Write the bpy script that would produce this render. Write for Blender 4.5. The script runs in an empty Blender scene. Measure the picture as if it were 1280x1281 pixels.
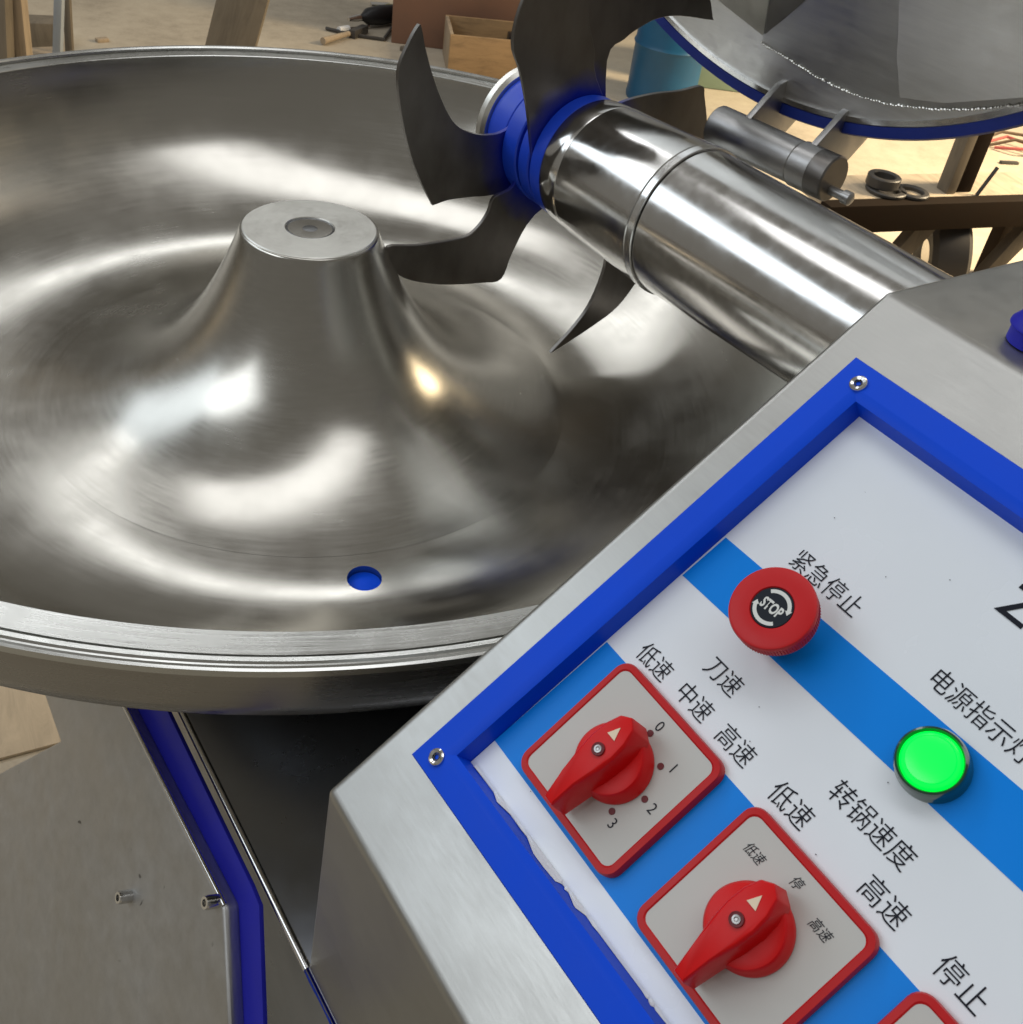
import bpy, bmesh, math, random
from mathutils import Vector, Matrix
from mathutils.geometry import tessellate_polygon
random.seed(7)
SC = bpy.context.scene
COL = SC.collection

# ------------------------------------------------------------------ camera
ZC = 1.45                                  # lens height above the workshop floor
FPX, PITCH, ROLL = 1302.64, 0.68072, 0.15615
cp, sp, cr, sr = math.cos(PITCH), math.sin(PITCH), math.cos(ROLL), math.sin(ROLL)
FWD = Vector((0, cp, -sp)); DWN0 = Vector((0, -sp, -cp)); RGT0 = Vector((1, 0, 0))
RGT = cr*RGT0 - sr*DWN0
DWN = sr*RGT0 + cr*DWN0
cam = bpy.data.cameras.new('camera'); camo = bpy.data.objects.new('camera', cam); COL.objects.link(camo)
camo.matrix_world = Matrix(((RGT.x, -DWN.x, -FWD.x, 0), (RGT.y, -DWN.y, -FWD.y, 0), (RGT.z, -DWN.z, -FWD.z, ZC), (0, 0, 0, 1)))
cam.sensor_fit = 'HORIZONTAL'; cam.sensor_width = 36; cam.lens = FPX/1280*36
cam.clip_start = 0.02; cam.clip_end = 200
cam.dof.use_dof = True; cam.dof.focus_distance = 0.72; cam.dof.aperture_fstop = 45
SC.camera = camo

# ------------------------------------------------------------------ light
SC.view_settings.view_transform = 'Standard'; SC.view_settings.look = 'None'
SC.view_settings.gamma = 1; SC.view_settings.exposure = 0.52
w = bpy.data.worlds.new('World'); SC.world = w; w.use_nodes = True
w.node_tree.nodes['Background'].inputs[0].default_value = (0.92, 0.88, 0.80, 1)
w.node_tree.nodes['Background'].inputs[1].default_value = 0.17

def area(name, loc, target, sx, sy, power, col):
    l = bpy.data.lights.new(name, 'AREA'); l.shape = 'RECTANGLE'; l.size = sx; l.size_y = sy
    l.energy = power; l.color = col
    o = bpy.data.objects.new(name, l); COL.objects.link(o); o.location = loc
    o.rotation_euler = (Vector(target) - Vector(loc)).to_track_quat('-Z', 'Y').to_euler()
    return o
area('front_skylight', (-2.2, 4.3, 4.6), (-.2, 1.0, 0.9), 5.0, 0.5, 27, (0.94, 0.97, 1.0))
rl = area('ridge_skylight', (-0.3, 1.1, 5.6), (-.3, 1.1, 0.9), 1.4, 5.4, 44, (0.95, 0.97, 1.0))
rl.rotation_euler = (0, 0, math.radians(56))
area('rear_skylight', (-4.1, -1.6, 4.7), (-.2, 1.0, 0.9), 3.0, 1.8, 42, (0.88, 0.94, 1.0))
area('side_window', (2.7, 3.0, 4.2), (-.2, 1.0, 0.9), 2.6, 1.5, 26, (1.0, 0.84, 0.64))
area('left_window', (-5.2, 1.5, 4.3), (-.1, 0.9, 0.95), 4.2, 2.0, 46, (0.80, 0.90, 1.0))
dl = area('door_light', (4.6, 4.4, 3.0), (1.7, 4.0, 0.0), 1.2, 1.2, 82, (1.0, 0.80, 0.52))
dl.data.spread = math.radians(70)

# ------------------------------------------------------------------ frames of reference
def ray(x, y):
    return RGT*((x-640)/FPX) + DWN*((y-640.5)/FPX) + FWD
def onz(x, y, z):                          # pixel to a point at height z above the floor
    d = ray(x, y); return d*((z-ZC)/d.z) + Vector((0, 0, ZC))
AZ, TI = -0.901717, 0.905386
U = Vector((math.cos(AZ), math.sin(AZ), 0)); NH = Vector((math.sin(AZ), -math.cos(AZ), 0))
V = Vector((-NH.x*math.sin(TI), -NH.y*math.sin(TI), math.cos(TI))); N = U.cross(V)
T = Vector((.05710076, .26444396, -.33396689))*1.18 + Vector((0, 0, ZC))
def mat3(a, b, c, o):
    return Matrix(((a.x, b.x, c.x, o.x), (a.y, b.y, c.y, o.y), (a.z, b.z, c.z, o.z), (0, 0, 0, 1)))
PANEL = mat3(U, V, N, T)                    # panel frame: metres along text, up the panel, out of it
LOFF = -0.006                               # label surface under the switch faces
BC = Vector((-.2611, 1.0371, ZC-.5))        # bowl centre at rim level
SA = math.radians(-49.0)
AX = Vector((.0032, 1.2, ZC-.43)); DA = Vector((math.cos(SA), math.sin(SA), 0)); E1 = Vector((-DA.y, DA.x, 0)); E2 = Vector((0, 0, 1))
SHAFT = mat3(E1, E2, -DA*-1, AX)            # x across, y up, z along the shaft towards the console
def onknife(x, y, s):
    d = ray(x, y); C = AX - Vector((0, 0, ZC)) + DA*s; t = C.dot(DA)/d.dot(DA); X = d*t - C
    return (X.dot(E1), X.z)
I4 = Matrix.Identity(4)

# ------------------------------------------------------------------ materials
class G:
    def __init__(s, name):
        s.m = bpy.data.materials.new(name); s.m.use_nodes = True; s.t = s.m.node_tree
        s.b = s.t.nodes['Principled BSDF']
    def n(s, typ, **kw):
        o = s.t.nodes.new(typ)
        for k, v in kw.items():
            if k.startswith('i_'):
                o.inputs[k[2:].replace('_', ' ')].default_value = v
            else: setattr(o, k, v)
        return o
    def l(s, a, b): s.t.links.new(a, b)
    def set(s, **kw):
        for k, v in kw.items():
            nm = {'col': 'Base Color', 'rough': 'Roughness', 'metal': 'Metallic', 'spec': 'Specular IOR Level', 'coat': 'Coat Weight',
                  'coatr': 'Coat Roughness', 'aniso': 'Anisotropic', 'emis': 'Emission Strength', 'emcol': 'Emission Color', 'ior': 'IOR', 'trans': 'Transmission Weight', 'arot': 'Anisotropic Rotation'}[k]
            if k in ('col', 'emcol'): v = (*v, 1)
            s.b.inputs[nm].default_value = v
        return s
    def ramp(s, fac, stops):
        r = s.n('ShaderNodeValToRGB'); s.l(fac, r.inputs[0])
        e = r.color_ramp.elements
        while len(e) < len(stops): e.new(0.5)
        for i, (p, c) in enumerate(stops):
            e[i].position = p; e[i].color = (*c, 1) if len(c) == 3 else c
        return r.outputs[0]
    def math(s, op, a, b=None):
        o = s.n('ShaderNodeMath', operation=op)
        for i, x in enumerate((a, b)):
            if x is None: continue
            if isinstance(x, (int, float)): o.inputs[i].default_value = x
            else: s.l(x, o.inputs[i])
        return o.outputs[0]
    def noise(s, vec, scale, detail=4, rough=.55, dist=0):
        o = s.n('ShaderNodeTexNoise'); o.inputs['Scale'].default_value = scale; o.inputs['Detail'].default_value = detail
        o.inputs['Roughness'].default_value = rough; o.inputs['Distortion'].default_value = dist
        if vec is not None: s.l(vec, o.inputs['Vector'])
        return o.outputs['Fac']
    def coords(s, scale=(1, 1, 1), rot=(0, 0, 0), space='Object'):
        c = s.n('ShaderNodeTexCoord'); m = s.n('ShaderNodeMapping'); m.inputs['Scale'].default_value = scale; m.inputs['Rotation'].default_value = rot
        s.l(c.outputs[space], m.inputs[0]); return m.outputs[0]
    def bump(s, h, strength=.2, dist=.001):
        b = s.n('ShaderNodeBump'); b.inputs['Strength'].default_value = strength; b.inputs['Distance'].default_value = dist
        s.l(h, b.inputs['Height']); s.l(b.outputs[0], s.b.inputs['Normal'])
    def maprange(s, fac, a, b, c, d):
        o = s.n('ShaderNodeMapRange'); s.l(fac, o.inputs[0])
        for i, x in enumerate((a, b, c, d)): o.inputs[i+1].default_value = x
        return o.outputs[0]

def steel(name, col=(.56, .55, .52), r0=.2, r1=.36, scale=(1, 1, 1), rot=(0, 0, 0), brush=.05, smudge=6, bump=.06, lathe=False, aniso=0.0, var=.12, specks=0):
    g = G(name); g.set(metal=1.0)
    if lathe:                                # turned part: marks run round the axis
        c = g.n('ShaderNodeTexCoord'); sx = g.n('ShaderNodeSeparateXYZ'); g.l(c.outputs['Object'], sx.inputs[0])
        rad = g.math('SQRT', g.math('ADD', g.math('MULTIPLY', sx.outputs[0], sx.outputs[0]), g.math('MULTIPLY', sx.outputs[1], sx.outputs[1])))
        an = g.math('ARCTAN2', sx.outputs[1], sx.outputs[0])
        cv = g.n('ShaderNodeCombineXYZ'); g.l(g.math('MULTIPLY', rad, 60), cv.inputs[0]); g.l(g.math('MULTIPLY', sx.outputs[2], 60), cv.inputs[1])
        g.l(g.math('MULTIPLY', g.math('ABSOLUTE', an), 1.2), cv.inputs[2])
        bv = cv.outputs[0]; bs = 5
        if aniso:
            tn = g.n('ShaderNodeTangent', direction_type='RADIAL', axis='Z'); g.l(tn.outputs[0], g.b.inputs['Tangent']); g.set(aniso=aniso)
    else:
        bv = g.coords(scale, rot); bs = 60
    fine = g.noise(bv, bs, 6, .65)
    wide = g.noise(g.coords((1, 1, 1)), smudge, 5, .6, .6)
    spots = g.noise(g.coords((1, 1, 1)), smudge*7, 3, .5)
    rr = g.maprange(wide, .3, .72, r0, r1)
    g.l(g.math('ADD', rr, g.math('ADD', g.maprange(fine, .2, .8, -brush, brush), g.maprange(spots, .35, .7, -.03, .03))), g.b.inputs['Roughness'])
    mx = g.n('ShaderNodeMix', data_type='RGBA'); g.l(g.math('MULTIPLY', fine, g.maprange(wide, .25, .75, .55, 1.0)), mx.inputs[0])
    mx.inputs[6].default_value = (*[x*(1-var) for x in col], 1); mx.inputs[7].default_value = (*[min(1, x*(1+var)) for x in col], 1)
    out = mx.outputs[2]
    if specks:                               # scuffs and chips
        sp_ = g.noise(g.coords((1, .6, 1), (.3, .5, .2)), specks, 3, .5, 1.2)
        m2 = g.n('ShaderNodeMix', data_type='RGBA'); g.l(g.maprange(sp_, .72, .78, 0, .75), m2.inputs[0]); g.l(out, m2.inputs[6]); m2.inputs[7].default_value = (.05, .045, .04, 1); out = m2.outputs[2]
    g.l(out, g.b.inputs['Base Color'])
    g.bump(g.math('ADD', fine, g.math('MULTIPLY', wide, .5)), bump, .0006)
    return g.m

M = {}
M['bowl'] = steel('turned_bowl_steel', (.425, .408, .368), .19, .26, brush=.03, smudge=2.5, bump=.0015, lathe=True, aniso=.45, var=.08)
M['rim'] = steel('machined_rim_steel', (.54, .54, .515), .22, .34, brush=.08, smudge=5, bump=.12, lathe=True)
M['side'] = steel('dark_reflection_side_steel', (.34, .32, .29), .22, .34, brush=.07, smudge=7, bump=.03, lathe=True, var=.14)  # bowl steel toned down to carry the side's dark reflection
M['hubcap'] = steel('hub_plug_steel', (.17, .17, .17), .28, .45, brush=.08, smudge=30, bump=.4, lathe=True)
M['hubtop'] = steel('hub_face_steel', (.70, .69, .64), .34, .5, brush=.06, smudge=14, bump=.12, lathe=True)
M['housing'] = steel('polished_housing_steel', (.58, .565, .54), .13, .22, brush=.02, smudge=11, bump=.004, lathe=True, aniso=.0, var=.06)
M['console'] = steel('satin_console_steel', (.40, .395, .375), .34, .44, scale=(1, 1, 14), brush=.06, smudge=3, bump=.05)
M['cover'] = steel('mill_finish_cover_steel', (.51, .505, .495), .40, .52, scale=(1, 1, 6), brush=.05, smudge=5, bump=.08, specks=48, var=.24)
M['deck'] = steel('deck_steel', (.31, .33, .37), .27, .34, brush=.02, smudge=4, bump=.002, var=.05)
M['lid'] = steel('lid_sheet_steel', (.78, .77, .745), .38, .52, scale=(.25, 3, 1), rot=(0, 0, .5), brush=.10, smudge=9, bump=.10, var=.20)
M['knife'] = steel('dark_knife_steel', (.20, .185, .17), .36, .5, scale=(4, 1, 1), brush=.05, smudge=12, bump=.05)
M['hinge'] = steel('blasted_hinge_steel', (.42, .41, .40), .34, .48, brush=.05, smudge=14, bump=.2)
M['bright'] = steel('bright_steel', (.72, .71, .69), .14, .26, brush=.04, smudge=20, bump=.05)
M['nut'] = steel('nut_steel', (.78, .76, .70), .3, .4, brush=.04, smudge=20, bump=.05)

def paint(name, col, rough=.4, var=.15, scale=30, bump=.06, coat=0.0, spec=.5):
    g = G(name); g.set(rough=rough, coat=coat, spec=spec)
    c = g.coords(); nz = g.noise(c, scale, 5, .6)
    mx = g.n('ShaderNodeMix', data_type='RGBA'); g.l(nz, mx.inputs[0])
    mx.inputs[6].default_value = (*[x*(1-var) for x in col], 1); mx.inputs[7].default_value = (*[min(1, x*(1+var)) for x in col], 1)
    g.l(mx.outputs[2], g.b.inputs['Base Color'])
    g.l(g.maprange(nz, .3, .7, rough*.85, min(1, rough*1.2)), g.b.inputs['Roughness'])
    if bump: g.bump(g.noise(c, scale*4, 4), bump, .0008)
    return g.m
M['blue'] = paint('blue_frame_paint', (.001, .068, .70), .45, .10, 14, .05, spec=.14)
M['deepblue'] = paint('ultramarine_paint', (.010, .012, .42), .5, .2, 20, .1)
M['blue_spacer'] = paint('blue_spacer_plastic', (.010, .06, .60), .38, .12, 30, .03)
M['blue_rubber'] = paint('blue_rubber', (.006, .022, .20), .45, .25, 25, .1)
M['red'] = paint('red_bezel_plastic', (.50, .010, .012), .4, .06, 40, .02, spec=.25)
M['knobred'] = paint('red_knob_plastic', (.64, .005, .006), .36, .06, 40, .02, spec=.22)
M['stopred'] = paint('red_mushroom_plastic', (.54, .010, .013), .42, .05, 40, .02, spec=.25)
M['label'] = paint('white_label_film', (.80, .85, .90), .26, .07, 6, .03)
M['stripe'] = paint('sky_blue_label_print', (.001, .235, .82), .34, .05, 9, .02, spec=.16)
M['swface'] = paint('grey_switch_face', (.52, .52, .49), .45, .03, 30, .02)
M['ink'] = paint('black_ink', (.010, .012, .020), .5, .05, 30, 0, spec=.15)
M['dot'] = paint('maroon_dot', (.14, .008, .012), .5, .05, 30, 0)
M['cream'] = paint('cream_marker', (.80, .66, .48), .5, .05, 30, 0)
M['stopface'] = paint('dark_stop_insert', (.018, .022, .030), .5, .05, 30, 0, spec=.12)
M['stopprint'] = paint('pale_stop_print', (.70, .71, .68), .45, .04, 30, 0)
M['black'] = paint('black_plastic', (.012, .012, .013), .4, .1, 30, .03)
M['drumblue'] = paint('teal_drum_paint', (.004, .078, .17), .4, .25, 6, .1)
M['green'] = paint('pale_green_paint', (.30, .40, .29), .6, .15, 6, .1)
M['darkwood'] = paint('dark_oily_timber', (.020, .013, .008), .8, .35, 9, .4, spec=.08)
M['rubber'] = paint('dark_rubber', (.035, .03, .025), .7, .3, 12, .3)
M['redwire'] = paint('pink_red_wire', (.45, .10, .09), .5, .1, 20, 0)
M['rope'] = paint('brown_wire', (.14, .09, .05), .6, .2, 20, 0)
M['grease'] = paint('dark_grease', (.05, .045, .04), .45, .3, 30, .2)
M['yellow'] = paint('faded_yellow_plastic', (.30, .26, .06), .5, .2, 20, .1)
M['white'] = paint('white_plastic', (.75, .75, .74), .4, .04, 20, 0)

def timber(name, col, scale=(1, 1, .12)):
    g = G(name); g.set(rough=.7)
    c = g.coords(scale); a = g.noise(c, 34, 8, .7, .8); b = g.noise(g.coords(), 3, 4)
    g.l(g.ramp(g.math('ADD', g.math('MULTIPLY', a, .65), g.math('MULTIPLY', b, .35)), [(.3, [x*.55 for x in col]), (.5, col), (.72, [min(1, x*1.3) for x in col])]), g.b.inputs['Base Color'])
    g.bump(a, .3, .002); return g.m
M['wood'] = timber('pale_pine', (.36, .28, .19))
M['plank'] = timber('grey_brown_plank', (.17, .14, .10))
M['darkplank'] = timber('dark_bench_timber', (.075, .06, .042))
M['ply'] = timber('plywood', (.48, .39, .275), (1, .2, 1))
M['crate'] = timber('crate_wood', (.33, .21, .10), (.2, 1, 1))
M['card'] = paint('brown_cardboard', (.20, .105, .065), .8, .2, 8, .2)
M['greyboard'] = paint('grey_painted_board', (.36, .40, .44), .6, .1, 8, .1)

g = G('workshop_concrete'); g.set(rough=.8)
c = g.coords((1, 1, 1)); a = g.noise(c, 1.1, 7, .65, .5); b = g.noise(c, 14, 6, .7); d = g.noise(c, 120, 3)
f = g.math('ADD', g.math('MULTIPLY', a, .55), g.math('ADD', g.math('MULTIPLY', b, .3), g.math('MULTIPLY', d, .15)))
g.l(g.ramp(f, [(.32, (.27, .225, .165)), (.48, (.43, .37, .28)), (.62, (.51, .45, .345)), (.75, (.57, .51, .41))]), g.b.inputs['Base Color'])
g.l(g.maprange(a, .3, .7, .55, .85), g.b.inputs['Roughness']); g.bump(f, .35, .01); M['floor'] = g.m

g = G('green_lit_lens'); g.set(col=(.0, .55, .06), rough=.25, emcol=(0.0, 1.0, .045), emis=1.0, coat=.0)
M['lens'] = g.m
g = G('dark_green_bezel'); g.set(col=(.004, .05, .02), rough=.18, coat=.6); M['lensring'] = g.m

# blades: blue film sprayed round the roots
g = G('knife_steel_blue_root'); g.set(metal=.9)
cc = g.n('ShaderNodeTexCoord'); sx = g.n('ShaderNodeSeparateXYZ'); g.l(cc.outputs['Object'], sx.inputs[0])
rad = g.math('SQRT', g.math('ADD', g.math('MULTIPLY', sx.outputs[0], sx.outputs[0]), g.math('MULTIPLY', sx.outputs[1], sx.outputs[1])))
wob = g.math('ADD', rad, g.math('MULTIPLY', g.noise(g.coords(), 30, 4), .025))
fac = g.maprange(wob, .083, .112, 1, 0)
nz = g.noise(g.coords((2, 1, 1)), 18, 5, .55)
kc = g.ramp(nz, [(.3, (.155, .142, .128)), (.7, (.205, .19, .172))])
mx = g.n('ShaderNodeMix', data_type='RGBA'); g.l(fac, mx.inputs[0]); g.l(kc, mx.inputs[6]); mx.inputs[7].default_value = (.006, .02, .33, 1)
g.l(mx.outputs[2], g.b.inputs['Base Color']); g.l(g.maprange(fac, 0, 1, .95, .25), g.b.inputs['Metallic']); g.l(g.maprange(nz, .3, .7, .30, .42), g.b.inputs['Roughness'])
M['blade'] = g.m

# ------------------------------------------------------------------ builders
WM = {}
def link(o, parent=None, Mw=I4):
    COL.objects.link(o); WM[o] = Mw
    if parent is not None:
        o.parent = parent; o.matrix_basis = WM[parent].inverted() @ Mw
    else: o.matrix_basis = Mw
    return o
def finish(name, bm, mat, parent=None, Mw=I4, angle=35, flat=False):
    me = bpy.data.meshes.new(name); bmesh.ops.recalc_face_normals(bm, faces=bm.faces); bm.to_mesh(me); bm.free()
    me.materials.append(M[mat] if isinstance(mat, str) else mat)
    if not flat:
        for p in me.polygons: p.use_smooth = True
        me.set_sharp_from_angle(angle=math.radians(angle))
    return link(bpy.data.objects.new(name, me), parent, Mw)
def tag(o, label, cat, group=None, kind=None):
    if label: o['label'] = label
    if cat: o['category'] = cat
    if group: o['group'] = group
    if kind: o['kind'] = kind
    return o
def thing(name, loc, label, cat, group=None):
    o = bpy.data.objects.new(name, None); o.empty_display_size = .05
    link(o, None, Matrix.Translation(loc)); return tag(o, label, cat, group)
def lathe(prof, seg=96, close=False):
    bm = bmesh.new(); rings = []
    for r, z in prof:
        if r < 1e-6: rings.append([bm.verts.new((0, 0, z))])
        else: rings.append([bm.verts.new((r*math.cos(2*math.pi*i/seg), r*math.sin(2*math.pi*i/seg), z)) for i in range(seg)])
    pairs = list(zip(rings[:-1], rings[1:]))
    if close: pairs.append((rings[-1], rings[0]))
    for a, b in pairs:
        for i in range(seg):
            j = (i+1) % seg
            if len(a) == 1 and len(b) == 1: continue
            if len(a) == 1: bm.faces.new((a[0], b[i], b[j]))
            elif len(b) == 1: bm.faces.new((a[i], b[0], a[j]))
            else: bm.faces.new((a[i], b[i], b[j], a[j]))
    return bm
def bevel(bm, w, seg=2, ang=30):
    es = [e for e in bm.edges if len(e.link_faces) == 2 and e.calc_face_angle(0) > math.radians(ang)]
    if es: bmesh.ops.bevel(bm, geom=es, offset=w, segments=seg, profile=.6, affect='EDGES', clamp_overlap=True)
    return bm
def prism(poly, z0, z1, bev=0, seg=2):
    bm = bmesh.new(); a = [bm.verts.new((x, y, z0)) for x, y in poly]; b = [bm.verts.new((x, y, z1)) for x, y in poly]
    bm.faces.new(a[::-1]); bm.faces.new(b); k = len(poly)
    for i in range(k): bm.faces.new((a[i], a[(i+1) % k], b[(i+1) % k], b[i]))
    bmesh.ops.recalc_face_normals(bm, faces=bm.faces)
    if bev: bevel(bm, bev, seg)
    return bm
def box(sx, sy, sz, bev=0, c=(0, 0, 0), seg=2):
    bm = bmesh.new(); bmesh.ops.create_cube(bm, size=1)
    for v in bm.verts: v.co = Vector((v.co.x*sx+c[0], v.co.y*sy+c[1], v.co.z*sz+c[2]))
    if bev: bevel(bm, bev, seg)
    return bm
def hexa(p8, bev=0, seg=2):                 # four bottom points, four top points
    bm = bmesh.new(); v = [bm.verts.new(p) for p in p8]
    for f in ((0, 1, 2, 3), (4, 5, 6, 7), (0, 1, 5, 4), (1, 2, 6, 5), (2, 3, 7, 6), (3, 0, 4, 7)): bm.faces.new([v[i] for i in f])
    bmesh.ops.recalc_face_normals(bm, faces=bm.faces)
    if bev: bevel(bm, bev, seg)
    return bm
def rrect(x0, x1, y0, y1, r, k=6):
    out = []
    for cx, cy, a in ((x1-r, y1-r, 0), (x0+r, y1-r, 90), (x0+r, y0+r, 180), (x1-r, y0+r, 270)):
        for i in range(k+1):
            t = math.radians(a + 90*i/k); out.append((cx+r*math.cos(t), cy+r*math.sin(t)))
    return out
def tube(pts, r, seg=8):
    bm = bmesh.new(); rings = []; pts = [Vector(p) for p in pts]
    for i, p in enumerate(pts):
        t = (pts[min(i+1, len(pts)-1)] - pts[max(i-1, 0)]).normalized()
        a = t.cross(Vector((0, 0, 1)))
        a = a.normalized() if a.length > 1e-4 else Vector((1, 0, 0)); b = t.cross(a)
        rr = r[i] if isinstance(r, (list, tuple)) else r
        rings.append([bm.verts.new(p + (a*math.cos(2*math.pi*k/seg) + b*math.sin(2*math.pi*k/seg))*rr) for k in range(seg)])
    for a, b in zip(rings[:-1], rings[1:]):
        for k in range(seg): bm.faces.new((a[k], a[(k+1) % seg], b[(k+1) % seg], b[k]))
    bm.faces.new(rings[0][::-1]); bm.faces.new(rings[-1]); return bm
def along(a, b, up=(0, 0, 1)):              # frame at a with z towards b
    a, b = Vector(a), Vector(b); z = (b-a).normalized(); x = Vector(up).cross(z)
    x = x.normalized() if x.length > 1e-4 else Vector((1, 0, 0)); return mat3(x, z.cross(x), z, a)
def trans(x, y, z): return Matrix.Translation((x, y, z))

# ------------------------------------------------------------------ floor
bm = bmesh.new(); bmesh.ops.create_grid(bm, x_segments=8, y_segments=8, size=20)
fl = finish('floor', bm, 'floor', None, trans(0, 6, 0)); tag(fl, None, None, kind='structure')

# ------------------------------------------------------------------ the bowl
R1, R0 = .5909, .6269
cutter = thing('cutter_bowl', (BC.x, BC.y, BC.z-.21), 'wide shallow steel cutting bowl with raised centre hub and drain hole', 'bowl')
BM = Matrix.Translation(BC)
def bez(p0, p1, p2, p3, k):
    return [tuple((1-t)**3*a + 3*(1-t)**2*t*b + 3*(1-t)*t*t*c + t**3*d for a, b, c, d in zip(p0, p1, p2, p3)) for t in [i/k for i in range(k+1)]]
inner = bez((.0742, .0015), (.114, -.094), (.163, -.1800), (.304, -.1964), 48)
RB = .345; CZ, CR = .0512, .2512
a1 = math.atan2(0-CZ, R1-RB)
outer = [(RB+CR*math.cos(t), CZ+CR*math.sin(t)) for t in [-math.pi/2-.17 + (a1+math.pi/2+.17)*i/46 for i in range(0, 47)]]
prof = [(0, .004), (.0718, .004), (.0732, .0034)] + inner + outer
prof[-1] = (R1-.0006, -.0012)
under = [(R1+.0004, -.0012), (.600, -.050), (.575, -.062)] + [(RB+(CR+.009)*math.cos(t), CZ+(CR+.009)*math.sin(t)) for t in [-.62 - (math.pi/2-.62)*i/12 for i in range(13)]] + [(.12, -.209), (0, -.209)]
bm = lathe(prof + under, 288)
shell = finish('bowl_shell', bm, 'bowl', cutter, BM, 50)
# drain opening cut through the channel floor
DP = onz(456, 724, BC.z-.2)
cut = finish('drain_cutter', lathe([(0, -.03), (.0168, -.03), (.0168, .03), (0, .03)], 72), 'bowl', None, Matrix.Translation(DP))
md = shell.modifiers.new('b', 'BOOLEAN'); md.object = cut; md.operation = 'DIFFERENCE'; md.solver = 'EXACT'
bpy.context.view_layer.update()
dg = bpy.context.evaluated_depsgraph_get(); me2 = bpy.data.meshes.new_from_object(shell.evaluated_get(dg)); shell.modifiers.clear(); shell.data = me2; me2.set_sharp_from_angle(angle=math.radians(50))
bpy.data.objects.remove(cut)
finish('drain_plug', lathe([(0, -.0062), (.0158, -.0062), (.0167, -.0068), (.0167, -.016), (0, -.016)], 48), 'blue', cutter, Matrix.Translation(DP))
rim = [(R1, -.0005), (R1+.0008, .0003), (.6118, .0003), (.6123, -.0035), (.6150, -.0038), (.6153, -.0005), (.6160, .0030), (.6178, .0050), (.6215, .0052), (.6225, .0035), (.6238, .0033), (.6248, .0022), (.6269, .0016), (.6271, -.0035), (.6262, -.0046), (.6215, -.0052), (R1+.0006, -.0052)]
finish('rim_band', lathe(rim, 288, True), 'rim', cutter, BM, 25)
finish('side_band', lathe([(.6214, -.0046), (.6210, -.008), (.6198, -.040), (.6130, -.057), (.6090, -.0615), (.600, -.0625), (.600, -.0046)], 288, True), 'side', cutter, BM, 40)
finish('hub_face', lathe([(.0262, .0042), (.0268, .0052), (.0706, .0052), (.0716, .0044), (.0716, .002), (.0262, .002)], 128, True), 'hubtop', cutter, BM, 25)
finish('hub_plug', lathe([(0, .0048), (.006, .0046), (.008, .0040), (.017, .0036), (.0235, .0040), (.0250, .0047), (.0256, .0043), (.0262, .0035), (0, .001)], 96), 'hubcap', cutter, BM, 25)

# ------------------------------------------------------------------ knife head on the shaft
def SM(s): return mat3(E1, E2, DA, AX + DA*s) if E1.cross(E2).dot(DA) > 0 else mat3(-E1, E2, DA, AX + DA*s)
FLIP = 1 if E1.cross(E2).dot(DA) > 0 else -1
knives = thing('knife_head', AX + DA*-.04, 'dark sickle knives clamped between blue spacers over the bowl', 'knives')
def blade(px, s, th=.005, extra=()):
    poly = [onknife(x, y, s) for x, y in px] + list(extra)
    # smooth the outline a little
    pts = []
    k = len(poly)
    for i in range(k):
        p0, p1, p2, p3 = (Vector(poly[(i+j) % k]) for j in (-1, 0, 1, 2))
        sharp = i in ()
        for t in (0, .25, .5, .75):
            q = .5*((2*p1) + (p2-p0)*t + (2*p0-5*p1+4*p2-p3)*t*t + (3*p1-p0-3*p2+p3)*t**3) if t else p1
            pts.append((q.x*FLIP, q.y))
    bm = bmesh.new()
    a = [bm.verts.new((x, y, -th/2)) for x, y in pts]; b = [bm.verts.new((x, y, th/2)) for x, y in pts]; k = len(pts)
    for i in range(k): bm.faces.new((a[i], a[(i+1) % k], b[(i+1) % k], b[i]))
    for tri in tessellate_polygon([[Vector((x, y, 0)) for x, y in pts]]):
        bm.faces.new([a[i] for i in tri]); bm.faces.new([b[i] for i in tri])
    bmesh.ops.recalc_face_normals(bm, faces=bm.faces)
    bevel(bm, .0015, 1, 60)
    return finish('blade', bm, 'blade', knives, SM(s), 30)
root_l = [(-.02, -.052), (.045, -.03), (.045, .03), (-.02, .052)]
A = [(613, 243), (590, 245), (560, 249), (542, 255), (539, 253), (525, 225), (512, 190), (501, 140), (497, 90), (509, 56), (522, 32), (526, 34), (531, 60), (542, 100), (556, 135), (570, 156), (590, 166), (612, 168), (635, 160)]
blade(A, -.044, .005, [(.0, .050), (.048, .03), (.048, -.03), (.01, -.055)])
B = [(617, 246), (610, 264), (599, 281), (584, 294), (560, 300), (520, 306), (484, 308), (490, 330), (505, 347), (550, 355), (600, 353), (626, 348), (640, 315), (668, 268)]
blade(B, -.024, .005, [(.045, -.045), (.055, .01), (.03, .05), (-.03, .05), (-.055, .0), (-.06, -.04)])
D = [(758, 75), (780, 48), (800, 33), (822, 22), (850, 19), (888, 24), (890, 20), (882, -15), (850, -40), (790, -45), (740, -30), (715, -5), (690, 40), (672, 90)]
blade(D, -.012, .005, [(-.055, .0), (-.03, -.055), (.03, -.055), (.06, -.01)])
Fb = [(672, 235), (664, 190), (659, 140), (650, 90), (640, 52), (655, -5), (690, -60), (740, -75), (760, -60), (742, -20), (735, 20), (742, 60), (745, 98)]
blade(Fb, .012, .005, [(.066, .0), (.04, -.05), (.0, -.062)])
C = [(712, 205), (728, 245), (748, 290), (757, 318), (752, 345), (736, 382), (714, 412), (690, 438), (694, 437), (740, 407), (772, 382), (798, 347), (815, 320), (800, 260), (760, 200), (735, 180)]
blade(C, .030, .005)
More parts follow.
